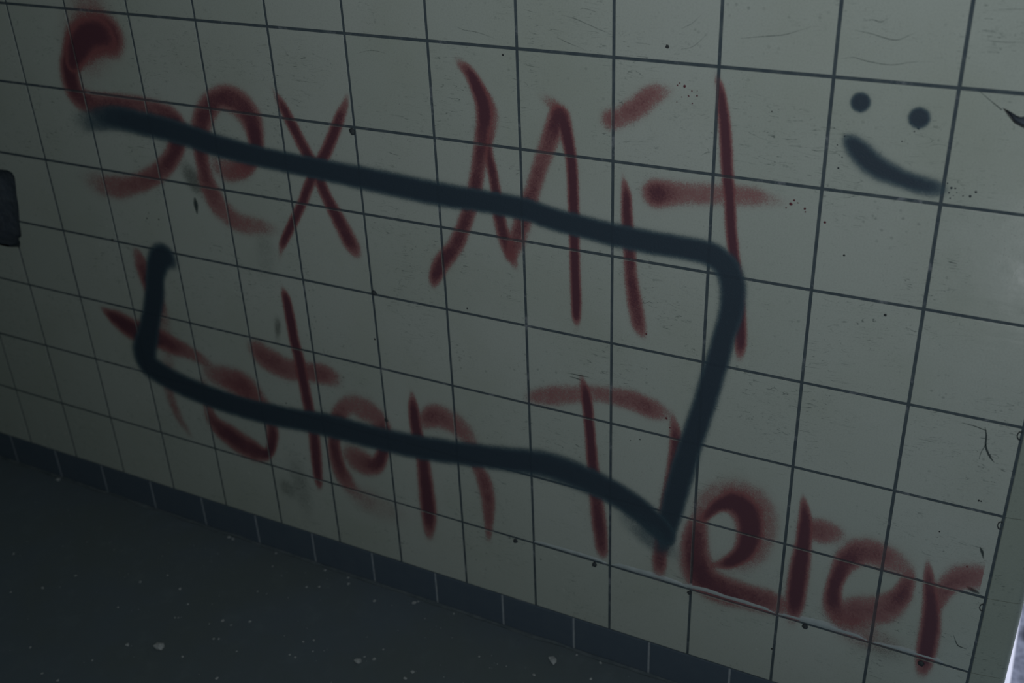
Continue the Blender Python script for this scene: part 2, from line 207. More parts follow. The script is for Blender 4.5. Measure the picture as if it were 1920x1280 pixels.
# ------------------------------------------------------------------ node helpers
class NT:
    def __init__(self, name):
        self.m = bpy.data.materials.new(name)
        self.m.use_nodes = True
        self.t = self.m.node_tree
        self.t.nodes.clear()
        self.out = self.n('ShaderNodeOutputMaterial')
    def n(self, typ, **kw):
        nd = self.t.nodes.new(typ)
        for k, v in kw.items():
            setattr(nd, k, v)
        return nd
    def put(self, sock, v):
        if isinstance(v, bpy.types.NodeSocket):
            self.t.links.new(v, sock)
        else:
            sock.default_value = v
    def math(self, op, a, b=None, c=None, clamp=False):
        nd = self.n('ShaderNodeMath', operation=op, use_clamp=clamp)
        self.put(nd.inputs[0], a)
        if b is not None: self.put(nd.inputs[1], b)
        if c is not None: self.put(nd.inputs[2], c)
        return nd.outputs[0]
    def step(self, v, lo, hi, a=0.0, b=1.0):
        nd = self.n('ShaderNodeMapRange', interpolation_type='SMOOTHSTEP')
        self.put(nd.inputs['Value'], v)
        self.put(nd.inputs['From Min'], lo); self.put(nd.inputs['From Max'], hi)
        self.put(nd.inputs['To Min'], a); self.put(nd.inputs['To Max'], b)
        return nd.outputs['Result']
    def mix(self, f, a, b):
        nd = self.n('ShaderNodeMix', data_type='RGBA')
        self.put(nd.inputs[0], f); self.put(nd.inputs[6], a); self.put(nd.inputs[7], b)
        return nd.outputs[2]
    def noise(self, vec, scale, detail=3.0, rough=0.55, dist=0.0):
        nd = self.n('ShaderNodeTexNoise')
        self.put(nd.inputs['Vector'], vec)
        nd.inputs['Scale'].default_value = scale
        nd.inputs['Detail'].default_value = detail
        nd.inputs['Roughness'].default_value = rough
        nd.inputs['Distortion'].default_value = dist
        return nd.outputs['Fac']
    def voro(self, vec, scale, out='Distance', rnd=1.0):
        nd = self.n('ShaderNodeTexVoronoi')
        self.put(nd.inputs['Vector'], vec)
        nd.inputs['Scale'].default_value = scale
        nd.inputs['Randomness'].default_value = rnd
        return nd.outputs[out]
    def pos(self):
        return self.n('ShaderNodeNewGeometry').outputs['Position']
    def scaled(self, vec, s, off=(0, 0, 0)):
        nd = self.n('ShaderNodeMapping')
        self.put(nd.inputs['Vector'], vec)
        nd.inputs['Scale'].default_value = s
        nd.inputs['Location'].default_value = off
        return nd.outputs['Vector']
    def bsdf(self, color, rough=0.5, spec=0.5, normal=None):
        p = self.n('ShaderNodeBsdfPrincipled')
        self.put(p.inputs['Base Color'], color)
        self.put(p.inputs['Roughness'], rough)
        p.inputs['Specular IOR Level'].default_value = spec
        if normal is not None: self.put(p.inputs['Normal'], normal)
        return p.outputs[0]
    def bump(self, h, strength=0.3, dist=0.001):
        b = self.n('ShaderNodeBump')
        b.inputs['Strength'].default_value = strength
        b.inputs['Distance'].default_value = dist
        self.put(b.inputs['Height'], h)
        return b.outputs[0]
    def done(self, shader):
        self.t.links.new(shader, self.out.inputs['Surface'])
        return self.m

def rgb(r, g, b): return (r, g, b, 1.0)

# ------------------------------------------------------------------ materials
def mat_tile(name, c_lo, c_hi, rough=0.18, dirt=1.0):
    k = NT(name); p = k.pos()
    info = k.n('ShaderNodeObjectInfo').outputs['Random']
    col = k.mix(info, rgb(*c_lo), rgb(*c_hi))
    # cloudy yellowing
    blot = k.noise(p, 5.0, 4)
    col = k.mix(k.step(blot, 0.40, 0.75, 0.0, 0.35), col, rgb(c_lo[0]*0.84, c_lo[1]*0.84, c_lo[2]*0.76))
    # fine grain
    g = k.noise(p, 420.0, 2)
    col = k.mix(k.step(g, 0.35, 0.75, 0.0, 0.16*dirt), col, rgb(c_lo[0]*0.5, c_lo[1]*0.5, c_lo[2]*0.5))
    # small grey smuts
    d = k.voro(p, 75.0)
    patch = k.noise(p, 9.0, 2)
    smut = k.math('MULTIPLY', k.step(d, 0.10, 0.22, 1.0, 0.0), k.step(patch, 0.50, 0.68, 0.0, 0.30*dirt))
    col = k.mix(smut, col, rgb(0.080, 0.110, 0.100))
    # tiny dark pinpricks
    d2 = k.voro(p, 210.0)
    pin = k.math('MULTIPLY', k.step(d2, 0.09, 0.16, 1.0, 0.0), k.step(k.noise(p, 14.0, 2), 0.50, 0.62, 0.0, 0.35*dirt))
    col = k.mix(pin, col, rgb(0.06, 0.07, 0.07))
    # crazing: contour lines of a field stretched along the wall, so the hairlines run sideways
    sp = k.scaled(p, (11.0, 11.0, 75.0))
    f = k.noise(sp, 1.0, 3, 0.5, 0.6)
    saw = k.math('ABSOLUTE', k.math('SUBTRACT', k.math('FRACT', k.math('MULTIPLY', f, 9.0)), 0.5))
    hair = k.step(saw, 0.0, 0.06, 1.0, 0.0)
    where = k.step(k.noise(k.scaled(p, (1, 1, 1), (3.1, 0, 7.7)), 7.5, 3), 0.44, 0.62, 0.0, 0.75*dirt)
    breaks = k.step(k.noise(p, 60.0, 2), 0.42, 0.58)
    hair = k.math('MULTIPLY', k.math('MULTIPLY', hair, where), breaks)
    col = k.mix(hair, col, rgb(0.080, 0.110, 0.100))
    h = k.math('ADD', k.math('MULTIPLY', f, 0.6), k.math('MULTIPLY', k.noise(p, 130.0, 2), 0.25))
    r = k.step(k.noise(p, 22.0, 3), 0.3, 0.7, rough-0.06, rough+0.10)
    return k.done(k.bsdf(col, r, 0.5, k.bump(h, 0.22, 0.0012)))

def mat_plain(name, c, c2=None, scale=40.0, rough=0.8, spec=0.3, bump=0.4, bdist=0.002):
    k = NT(name); p = k.pos()
    n = k.noise(p, scale, 5, 0.65)
    col = k.mix(k.step(n, 0.3, 0.72), rgb(*c), rgb(*(c2 or c)))
    return k.done(k.bsdf(col, rough, spec, k.bump(n, bump, bdist)))

def mat_grout():
    k = NT('dark_grout'); p = k.pos()
    n = k.noise(p, 55.0, 4)
    col = k.mix(k.step(n, 0.35, 0.7), rgb(0.072, 0.098, 0.114), rgb(0.100, 0.130, 0.142))
    sc = k.step(k.noise(p, 23.0, 5, 0.7), 0.55, 0.68, 0.0, 0.85)
    col = k.mix(sc, col, rgb(0.24, 0.27, 0.29))
    return k.done(k.bsdf(col, 0.9, 0.2, k.bump(n, 0.4, 0.001)))

def mat_paint(name, thin, thick, over_grout, rough, t0=0.5, t1=1.0, a1=0.62, grain=0.5, sparkle=0.0):
    """spray film: opacity and colour follow the 'film' thickness stored on the mesh, broken up by droplets"""
    k = NT(name); p = k.pos()
    film = k.n('ShaderNodeAttribute', attribute_name='film').outputs['Fac']
    n1 = k.math('SUBTRACT', k.noise(p, 40.0, 3), 0.5)
    n2 = k.math('SUBTRACT', k.noise(p, 480.0, 2, 0.6), 0.5)
    n3 = k.noise(k.scaled(p, (1, 1, 1), (5, 5, 5)), 800.0, 1)
    mid = k.math('MULTIPLY', film, k.math('SUBTRACT', 1.15, film))
    f = k.math('ADD', film, k.math('MULTIPLY', mid, k.math('ADD', k.math('MULTIPLY', n1, 0.9), k.math('MULTIPLY', n2, 2.2 * grain))), clamp=True)
    al = k.math('DIVIDE', f, a1, clamp=True)
    # fine droplets where the film is thin
    dots = k.step(k.math('SUBTRACT', k.math('MULTIPLY', al, 1.1), n3), -0.40, 0.05)
    thin_f = k.step(al, 0.15, 0.80, grain, 0.0)
    al = k.math('MULTIPLY', al, k.math('ADD', k.math('SUBTRACT', 1.0, thin_f), k.math('MULTIPLY', thin_f, k.math('MULTIPLY', dots, 1.3))), clamp=True)
    # missed pinholes along the rim
    hole = k.step(k.voro(p, 240.0), 0.06, 0.15, 1.0, 0.0)
    hm = k.math('MULTIPLY', k.step(k.noise(p, 30.0, 2), 0.54, 0.62), k.step(film, 0.75, 0.98, 1.0, 0.0))
    al = k.math('MULTIPLY', al, k.math('SUBTRACT', 1.0, k.math('MULTIPLY', hm, k.math('MULTIPLY', hole, 0.85))))
    # recessed joints take little paint
    sep = k.n('ShaderNodeSeparateXYZ'); k.put(sep.inputs[0], p)
    def joint(sock, off):
        q = k.math('ADD', k.math('DIVIDE', sock, T), off)
        q = k.math('ABSOLUTE', k.math('SUBTRACT', k.math('FRACT', q), 0.5))
        return k.step(q, 0.0135, 0.0185, 1.0, 0.0)
    j = k.math('MAXIMUM', joint(sep.outputs['X'], 20.5), joint(sep.outputs['Z'], 20.5 - ROW0))
    al = k.math('MULTIPLY', al, k.math('SUBTRACT', 1.0, k.math('MULTIPLY', j, 1.0 - over_grout)))
    col = k.mix(k.step(f, t0, t1), rgb(*thin), rgb(*thick))
    h = k.math('ADD', n2, k.math('MULTIPLY', n3, 0.6))
    sh = k.bsdf(col, rough, 0.45, k.bump(h, 0.25 + sparkle, 0.0006))
    tr = k.n('ShaderNodeBsdfTransparent').outputs[0]
    mx = k.n('ShaderNodeMixShader')
    k.put(mx.inputs[0], al); k.put(mx.inputs[1], tr); k.put(mx.inputs[2], sh)
    return k.done(mx.outputs[0])

def mat_floor():
    k = NT('dark_worn_floor'); p = k.pos()
    a = k.noise(p, 3.2, 5, 0.6)
    col = k.mix(k.step(a, 0.35, 0.68), rgb(*FLOOR_A), rgb(*FLOOR_B))
    b = k.noise(p, 18.0, 5, 0.65)
    col = k.mix(k.step(b, 0.5, 0.8, 0.0, 0.35), col, rgb(FLOOR_B[0]*1.5, FLOOR_B[1]*1.5, FLOOR_B[2]*1.5))
    # pale dust pinpricks
    d = k.voro(p, 130.0)
    dust = k.math('MULTIPLY', k.step(d, 0.06, 0.14, 1.0, 0.0), k.step(k.noise(p, 8.0, 3), 0.52, 0.66, 0.0, 0.35))
    col = k.mix(dust, col, rgb(0.22, 0.25, 0.27))
    h = k.math('ADD', b, k.math('MULTIPLY', k.noise(p, 160.0, 3), 0.4))
    return k.done(k.bsdf(col, 0.75, 0.25, k.bump(h, 0.35, 0.002)))

FLOOR_A = (0.140, 0.182, 0.215)
FLOOR_B = (0.140, 0.176, 0.185)
M = {
 'tile': mat_tile('cream_glazed_tile', (0.488, 0.545, 0.488), (0.528, 0.58, 0.526)),
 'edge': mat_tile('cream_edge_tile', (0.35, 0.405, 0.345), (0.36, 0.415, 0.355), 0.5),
 'base': mat_plain('black_skirting_tile', (0.095, 0.132, 0.172), (0.105, 0.142, 0.180), 30.0, 0.55, 0.3, 0.1, 0.0005),
 'grout': mat_grout(),
 'pale_grout': mat_plain('pale_skirting_grout', (0.30, 0.35, 0.39), (0.42, 0.47, 0.50), 90.0, 0.9, 0.2),
 'cavity': mat_plain('dark_rough_mortar', (0.080, 0.105, 0.135), (0.120, 0.145, 0.170), 60.0, 0.95, 0.15, 0.8, 0.006),
 'broken': mat_plain('broken_tile_biscuit', (0.30, 0.33, 0.32), (0.42, 0.44, 0.42), 120.0, 0.9, 0.2),
 'lip': mat_plain('glaze_lip', (0.42, 0.49, 0.49), (0.50, 0.57, 0.57), 60.0, 0.55, 0.5, 0.2, 0.001),
 'blob': mat_plain('dried_mortar_drop', (0.035, 0.046, 0.052), (0.075, 0.090, 0.095), 300.0, 0.7, 0.3),
 'spot': mat_plain('dark_stain_spot', (0.035, 0.042, 0.046), (0.06, 0.07, 0.07), 300.0, 0.8, 0.2),
 'red': mat_paint('red_spray_paint', (0.44, 0.165, 0.168), (0.130, 0.052, 0.070), 0.30, 0.5, 0.36, 0.90, 0.82, 0.75),
 'black': mat_paint('black_spray_paint', (0.085, 0.150, 0.190), (0.042, 0.066, 0.090), 0.92, 0.5, 0.35, 0.90, 0.80, 0.5, 0.3),
 'grime': mat_paint('grey_grime', (0.17, 0.19, 0.17), (0.09, 0.10, 0.095), 0.9, 0.8, 0.5, 1.0, 1.1, 0.7),
 'mark': mat_paint('hairline_crack_dirt', (0.075, 0.110, 0.105), (0.050, 0.070, 0.072), 0.9, 0.8, 0.5, 1.0, 1.05, 0.8),
 'reddrop': mat_plain('red_paint_drop', (0.11, 0.03, 0.04), (0.15, 0.04, 0.05), 300.0, 0.4, 0.4),
 'blackdrop': mat_plain('black_paint_drop', (0.025, 0.036, 0.046), (0.03, 0.045, 0.055), 300.0, 0.4, 0.4),
 'floor': mat_floor(),
 'chip': mat_plain('pale_plaster_chip', (0.34, 0.38, 0.39), (0.58, 0.62, 0.62), 200.0, 0.9, 0.2),
 'white': mat_plain('white_painted_wood', (0.74, 0.74, 0.80), (0.80, 0.80, 0.86), 20.0, 0.5, 0.4, 0.1),
 'ground': mat_plain('pale_outdoor_ground', (0.10, 0.11, 0.14), (0.26, 0.28, 0.34), 22.0, 0.9, 0.2, 0.6, 0.02),
 'stone': mat_plain('dark_rubble_stone', (0.05, 0.055, 0.07), (0.12, 0.13, 0.15), 25.0, 0.9, 0.2, 0.6, 0.01),
}

# ------------------------------------------------------------------ object helpers
def obj(name, me, mat, parent=None):
    o = bpy.data.objects.new(name, me)
    COL.objects.link(o)
    if mat is not None and not me.materials:
        me.materials.append(M[mat])
    o.parent = parent
    return o
def empty(name, loc=(0, 0, 0)):
    o = bpy.data.objects.new(name, None)
    o.empty_display_size = 0.05
    COL.objects.link(o)
    o.location = loc
    return o
def tag(o, label=None, cat=None, group=None, kind=None):
    if label: o['label'] = label
    if cat: o['category'] = cat
    if group: o['group'] = group
    if kind: o['kind'] = kind
    return o
def pymesh(name, v, f, smooth=False):
    me = bpy.data.meshes.new(name)
    me.from_pydata([tuple(a) for a in v], [], f)
    me.update()
    if smooth:
        me.shade_smooth()
    return me
def bm_mesh(name, bm, smooth=False):
    bmesh.ops.recalc_face_normals(bm, faces=bm.faces)
    me = bpy.data.meshes.new(name)
    bm.to_mesh(me); bm.free()
    if smooth: me.shade_smooth()
    return me
def box_bm(x0, x1, y0, y1, z0, z1, bev=0.0, seg=1):
    bm = bmesh.new()
    bmesh.ops.create_cube(bm, size=1.0)
    for v in bm.verts:
        v.co = Vector((x0 + (v.co.x + .5) * (x1 - x0), y0 + (v.co.y + .5) * (y1 - y0), z0 + (v.co.z + .5) * (z1 - z0)))
    if bev:
        bmesh.ops.bevel(bm, geom=list(bm.edges), offset=bev, segments=seg, affect='EDGES', profile=0.5)
    return bm

def cut_polygon(rect, holes):
    """triangles of rect (list of 2-D points) minus the hole polygons"""
    vs, faces, edges = [], [], []
    for poly in [rect] + holes:
        ar = sum(poly[i][0] * poly[(i+1) % len(poly)][1] - poly[(i+1) % len(poly)][0] * poly[i][1] for i in range(len(poly)))
        if ar < 0: poly = list(reversed(poly))
        s = len(vs)
        vs += [Vector(p) for p in poly]
        n = len(poly)
        edges += [(s + i, s + (i + 1) % n) for i in range(n)]
        faces.append(list(range(s, s + n)))
    ov, oe, of, _, _, orig = delaunay_2d_cdt(vs, edges, faces, 1, 1e-6)
    keep = [f for f, og in zip(of, orig) if 0 in og and not any(i in og for i in range(1, len(holes) + 1))]
    return ov, keep

# ------------------------------------------------------------------ the broken places (column, row)
HOLE = [(-1.95, -2.24), (-1.45, -2.27), (-1.04, -2.26), (-0.80, -2.245), (-0.72, -2.27), (-0.69, -2.33), (-0.715, -2.46), (-0.75, -2.60),
        (-0.77, -2.75), (-0.80, -2.87), (-0.845, -3.02), (-0.86, -3.14), (-0.885, -3.23), (-0.95, -3.27),
        (-0.945, -3.34), (-0.98, -3.41), (-1.10, -3.43), (-1.24, -3.45), (-1.47, -3.45), (-1.75, -3.42), (-1.97, -3.40), (-1.93, -2.9)]
TEAR = [(11.345, -0.125), (11.385, -0.140), (11.42, -0.155), (11.455, -0.175), (11.49, -0.185), (11.53, -0.175), (11.575, -0.155), (11.66, -0.15),
        (11.78, -0.19), (11.86, -0.28), (11.80, -0.36), (11.70, -0.36), (11.59, -0.30), (11.52, -0.27), (11.45, -0.24), (11.395, -0.185)]
HOLES = [HOLE, TEAR]

# ------------------------------------------------------------------ wall: mortar bed with the joints, tiles in front of it
C0, C1 = -6, 12            # tile columns
R0, R1 = 4, -7             # rows (top, bottom)
GAP = 0.0155               # half joint, in tiles
X_END = 12.0
bed_y = 0.0009
v2, f2 = cut_polygon([(C0, R1 - .515), (X_END + 0.011, R1 - .515), (X_END + 0.011, R0), (C0, R0)], HOLES)
verts = [W(p[0], p[1], -bed_y) for p in v2]
faces = [tuple(reversed(f)) if False else tuple(f) for f in f2]
for hp, depth in ((HOLE, 0.055), (TEAR, 0.014)):
    s = len(verts); n = len(hp)
    cx = sum(p[0] for p in hp) / n; cy = sum(p[1] for p in hp) / n
    verts += [W(p[0], p[1], -bed_y) for p in hp]
    rnd = [0.9 + 0.2 * random.random() for _ in hp]
    verts += [W(cx + (p[0]-cx)*1.0, cy + (p[1]-cy)*1.0, -bed_y - depth * r) for p, r in zip(hp, rnd)]
    verts.append(W(cx, cy, -bed_y - depth))
    for i in range(n):
        jn = (i + 1) % n
        faces.append((s + i, s + jn, s + n + jn, s + n + i))
        faces.append((s + n + i, s + n + jn, s + 2 * n))
me = pymesh('wall_back', verts, faces)
me.materials.append(M['grout']); me.materials.append(M['cavity'])
nb = len(f2)
for i, pl in enumerate(me.polygons):
    pl.material_index = 0 if i < nb else 1
wall = obj('wall_back', me, None)
tag(wall, 'cream square-tiled wall with dark joints and spray-painted writing', 'wall', kind='structure')

def tile_mesh(name, hw, hh, thick=0.008, r=0.0004, crown=0.0):
    """glazed tile: flat face with rounded arris, centred on its face plane, room side at -Y"""
    prof = [(0.0, thick), (0.0, r), (r * 0.3, r * 0.3), (r, 0.0)]
    v, f = [], []
    for ins, dep in prof:
        v += [(sx * (hw - ins), dep, sz * (hh - ins)) for sx, sz in ((-1, -1), (1, -1), (1, 1), (-1, 1))]
    for k in range(len(prof) - 1):
        for i in range(4):
            jn = (i + 1) % 4
            f.append((k*4 + i, k*4 + jn, (k+1)*4 + jn, (k+1)*4 + i))
    f.append((12, 13, 14, 15))
    return pymesh(name, v, f)

TILE = tile_mesh('wall_tile', T * (0.5 - GAP), T * (0.5 - GAP))
TILE.materials.append(M['tile'])
def poly_overlaps(rx0, rx1, ry0, ry1, hp):
    return not (max(p[0] for p in hp) < rx0 or min(p[0] for p in hp) > rx1 or max(p[1] for p in hp) < ry0 or min(p[1] for p in hp) > ry1)

for row in range(R0, R1, -1):              # row spans row .. row-1
    for c in range(C0, C1):
        cx, cy = c + .5, row - .5
        hs = [h for h in HOLES if poly_overlaps(c + GAP, c + 1 - GAP, row - 1 + GAP, row - GAP, h)]
        if not hs:
            o = obj('wall_tile', TILE, None, wall)
            o.location = W(cx, cy, random.uniform(-0.0003, 0.0001))
            o.rotation_euler = (random.uniform(-.0012, .0012), random.uniform(-.0012, .0012), random.uniform(-.0012, .0012))
            continue
        rect = [(c + GAP, row - 1 + GAP), (c + 1 - GAP, row - 1 + GAP), (c + 1 - GAP, row - GAP), (c + GAP, row - GAP)]
        vv, ff = cut_polygon(rect, hs)
        if not ff: continue
        ctr = W(cx, cy)
        bm = bmesh.new()
        bv = [bm.verts.new(W(p[0], p[1]) - ctr) for p in vv]
        for f in ff:
            try: bm.faces.new([bv[i] for i in f])
            except ValueError: pass
        bm.verts.index_update()
        for v in [v for v in bm.verts if not v.link_faces]: bm.verts.remove(v)
        ret = bmesh.ops.extrude_face_region(bm, geom=list(bm.faces))
        for v in [g for g in ret['geom'] if isinstance(g, bmesh.types.BMVert)]:
            v.co.y += 0.008
        tm = bm_mesh('broken_wall_tile', bm)
        tm.materials.append(M['tile']); tm.materials.append(M['broken'])
        for pl in tm.polygons:
            if abs(pl.normal.y) < 0.5:
                pl.material_index = 1
        o = obj('broken_wall_tile', tm, None, wall)
        o.location = ctr

# skirting: black half-height tiles set half a tile over
skirt = obj('baseboard_back', bm_mesh('baseboard_back', box_bm(C0 * T, X_END * T, 0.0004, 0.006, 0.0, 0.515 * T - 0.0012)), 'pale_grout')
tag(skirt, 'row of black skirting tiles along the foot of the tiled wall', 'skirting', kind='structure')
BASE = tile_mesh('base_tile', T * (0.5 - 0.011), T * 0.2535, 0.010, 0.0015)
BASE.materials.append(M['base'])
for c in range(C0, C1):
    o = obj('base_tile', BASE, None, skirt)
    half = (c == C0)
    o.location = (T * (c + 1.02), random.uniform(-0.0009, -0.0002), T * 0.2575)
    o.rotation_euler = (random.uniform(-.002, .002), 0, random.uniform(-.002, .002))

# ------------------------------------------------------------------ glaze lip along the lowest joint, lumps, chips, spots
def ledge(x0, x1, y, th, dep):
    n = 10
    v, f = [], []
    prof = [(0.0, 0.0), (0.25, 0.85), (0.55, 1.0), (0.85, 0.7), (1.0, 0.0)]
    for i in range(n + 1):
        t = i / n
        x = x0 + (x1 - x0) * t
        w = th * 1.8 * (0.75 + 0.5 * noise.noise(Vector((x * 3.1, y, 0)))) * min(1, 6 * t + .3, 6 * (1 - t) + .3)
        for a, b in prof:
            v.append(W(x, y + a * w + 0.004, b * dep))
    k = len(prof)
    for i in range(n):
        for j in range(k - 1):
            f.append((i*k + j, (i+1)*k + j, (i+1)*k + j + 1, i*k + j + 1))
    return pymesh('glaze_lip', v, f, True)
for x0, x1, th in ((7.0, 7.98, .035), (8.02, 8.97, .050), (8.85, 9.98, .062), (10.0, 10.98, .060), (11.02, 11.75, .045)):
    o = obj('glaze_lip', ledge(x0 + .01, x1 - .01, -5.985, th, 0.0014), 'lip', wall)

def blob_mesh(name, r, flat, seed):
    bm = bmesh.new()
    bmesh.ops.create_icosphere(bm, subdivisions=2, radius=r)
    for v in bm.verts:
        q = 1 + 0.35 * noise.noise(v.co * (1.2 / r) + Vector((seed, 0, 0)))
        v.co = Vector((v.co.x * q, v.co.y * q * flat, v.co.z * q))
    return bm_mesh(name, bm, True)
PX = T / 150.0      # about one photo pixel in the middle of the wall
for i, (x, y, r) in enumerate(BLOBS):
    o = obj('mortar_drop', blob_mesh('mortar_drop', r * PX * 0.8, 0.6, i * 3.7), 'blob', wall)
    o.location = W(x, y, 0.0008)
for i, (x, y) in enumerate(RINGS):
    bm = bmesh.new()
    n, k = 18, 6
    R_, r_ = 0.0050, 0.0013
    vs = []
    for a in range(n + 1):
        A = math.radians(60) + math.radians(240) * a / n
        w = r_ * (0.75 + 0.5 * noise.noise(Vector((a * .7, i * 5.0, 0))))
        ring = []
        for b in range(k):
            B = 2 * math.pi * b / k
            rr = R_ + w * math.cos(B)
            ring.append(bm.verts.new((rr * math.cos(A) * 0.7, -w * math.sin(B) * .7, rr * math.sin(A) * 1.25)))
        vs.append(ring)
    for a in range(n):
        for b in range(k):
            bm.faces.new((vs[a][b], vs[a+1][b], vs[a+1][(b+1) % k], vs[a][(b+1) % k]))
    bm.faces.new(vs[0]); bm.faces.new(vs[-1])
    o = obj('screw_hook', bm_mesh('edge_chip', bm, True), 'blob', wall)
    o.name = 'edge_chip'
    o.location = W(min(x, 11.985), y, 0.0006)
for i, (x, y, r) in enumerate(SPOTS):
    o = obj('dirt_spot', blob_mesh('dirt_spot', r * PX * 0.8, 0.22, i * 1.9 + 40), 'spot', wall)
    o.location = W(x, y, 0.0)

# ------------------------------------------------------------------ rounded edge tiles that end the wall
edge = empty('trim_1', W(12.0, -ROW0))
tag(edge, 'rounded cream edge tiles closing the right end of the wall', 'trim', kind='structure')
def edge_tile(y0, y1):
    # profile in plan: short face turned slightly away, then a round nose going back
    a = math.radians(9)
    L = 0.0375
    pts = [(0.0, 0.010), (0.0, 0.0012), (0.0010, 0.0004)]
    for t in (0.25, .5, .75, 1.0):
        pts.append((L * t * math.cos(a), L * t * math.sin(a)))
    rad = 0.0150
    cx, cy = pts[-1][0] + rad * math.sin(-a) * -1 * -1, 0
    ex, ey = pts[-1]
    # circle centre is perpendicular to the face, behind it
    ccx, ccy = ex - rad * math.sin(a), ey + rad * math.cos(a)
    n = 9
    for i in range(1, n + 1):
        th = -math.pi / 2 + a + (math.pi / 2 - a) * i / n
        pts.append((ccx + rad * math.cos(th), ccy + rad * math.sin(th)))
    pts.append((pts[-1][0], ccy + 0.06))
    pts.append((0.0, ccy + 0.06))
    z0, z1 = y0 * T, y1 * T
    v = [(p[0], p[1], z0) for p in pts] + [(p[0], p[1], z1) for p in pts]
    n = len(pts)
    f = [(i, (i + 1) % n, n + (i + 1) % n, n + i) for i in range(n)]
    f += [tuple(reversed(range(n))), tuple(range(n, 2 * n))]
    me = pymesh('edge_tile', v, f)
    for i, pl in enumerate(me.polygons):
        pl.use_smooth = False
    return me
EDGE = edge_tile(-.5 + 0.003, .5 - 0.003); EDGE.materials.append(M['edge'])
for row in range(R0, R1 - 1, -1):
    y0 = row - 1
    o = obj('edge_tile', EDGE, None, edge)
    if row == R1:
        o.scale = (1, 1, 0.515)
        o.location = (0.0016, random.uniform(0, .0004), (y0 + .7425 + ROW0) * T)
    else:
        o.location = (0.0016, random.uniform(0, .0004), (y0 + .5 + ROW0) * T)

# ------------------------------------------------------------------ spray paint
LIFT = [0.00070]
def spline(pts, n=7):
    out = []
    P = [Vector(p) for p in pts]
    for i in range(len(P) - 1):
        p0 = P[max(i - 1, 0)]; p1 = P[i]; p2 = P[i + 1]; p3 = P[min(i + 2, len(P) - 1)]
        for s in range(n):
            t = s / n
            out.append(0.5 * ((2*p1) + (p2-p0)*t + (2*p0 - 5*p1 + 4*p2 - p3)*t*t + (3*p1 - p0 - 3*p2 + p3)*t**3))
    out.append(P[-1])
    return out
XMAX = 11.93          # the paint stops short of the wall's end
def film_sheet(name, pts, mat, parent, lift=None, cell=0.02, shape=(0.94, 3.0), halo=0.14):
    """thin sheet of paint over every grid cell the stroke reaches; 'film' = thickness from the stroke's centre line"""
    if lift is None:
        LIFT[0] += 0.000014
        lift = LIFT[0]
    q = np.array([tuple(p) for p in spline(pts)])
    reach = 2.3
    x0, y0 = (q[:, 0] - reach * q[:, 2]).min(), (q[:, 1] - reach * q[:, 2]).min()
    x1, y1 = (q[:, 0] + reach * q[:, 2]).max(), (q[:, 1] + reach * q[:, 2]).max()
    x1 = min(x1, XMAX)
    nx, ny = max(2, int(math.ceil((x1 - x0) / cell)) + 1), max(2, int(math.ceil((y1 - y0) / cell)) + 1)
    gx = np.linspace(x0, x1, nx); gy = np.linspace(y0, y1, ny)
    film = np.zeros((ny, nx))
    for a, b in zip(q[:-1], q[1:]):
        r = reach * max(a[2], b[2])
        i0, i1 = np.searchsorted(gx, (min(a[0], b[0]) - r, max(a[0], b[0]) + r))
        j0, j1 = np.searchsorted(gy, (min(a[1], b[1]) - r, max(a[1], b[1]) + r))
        if i1 <= i0 or j1 <= j0: continue
        X, Y = np.meshgrid(gx[i0:i1], gy[j0:j1])
        dx, dy = b[0] - a[0], b[1] - a[1]
        L2 = dx * dx + dy * dy + 1e-12
        t = np.clip(((X - a[0]) * dx + (Y - a[1]) * dy) / L2, 0, 1)
        d = np.hypot(X - a[0] - t * dx, Y - a[1] - t * dy)
        hw = a[2] + (b[2] - a[2]) * t
        de = np.clip(a[3] + (b[3] - a[3]) * t, 0, 1) ** (1.55 if mat == 'red' else 1.0)
        u = d / hw
        g = np.exp(-(u / shape[0]) ** shape[1])
        if halo: g = np.maximum(g, halo * np.exp(-(u / (1.45 if mat == 'red' else 1.1)) ** 2))
        film[j0:j1, i0:i1] = np.maximum(film[j0:j1, i0:i1], de * g)
    film = np.clip((film - 0.02) / 0.98, 0, 1)
    on = (film[:-1, :-1] > 0.004) | (film[1:, :-1] > 0.004) | (film[:-1, 1:] > 0.004) | (film[1:, 1:] > 0.004)
    index = -np.ones((ny, nx), int)
    v, f, de = [], [], []
    def vid(j, i):
        if index[j, i] < 0:
            index[j, i] = len(v)
            v.append(W(gx[i], gy[j], lift)); de.append(float(film[j, i]))
        return int(index[j, i])
    for j, i in zip(*np.nonzero(on)):
        f.append((vid(j, i), vid(j, i + 1), vid(j + 1, i + 1), vid(j + 1, i)))
    me = pymesh(name, v, f)
    me.materials.append(M[mat])
    at = me.attributes.new('film', 'FLOAT', 'POINT'); at.data.foreach_set('value', de)
    return obj(name, me, None, parent)
def splatter(name, drops, mat, parent, lift):
    v, f = [], []
    for x, y, r in drops:
        rr = r * T / 185.0
        c = W(x, y, lift + 0.0003)
        s = len(v)
        v.append(c)
        for i in range(8):
            A = 2 * math.pi * i / 8
            q = rr * random.uniform(.8, 1.15)
            v.append(W(x, y, 0.0) + Vector((q * math.cos(A), 0, q * math.sin(A))))
        f += [(s, s + 1 + i, s + 1 + (i + 1) % 8) for i in range(8)]
    me = pymesh(name, v, f, True)
    me.materials.append(M[mat])
    o = obj(name, me, None, parent)
    o['kind'] = 'stuff'
    return o

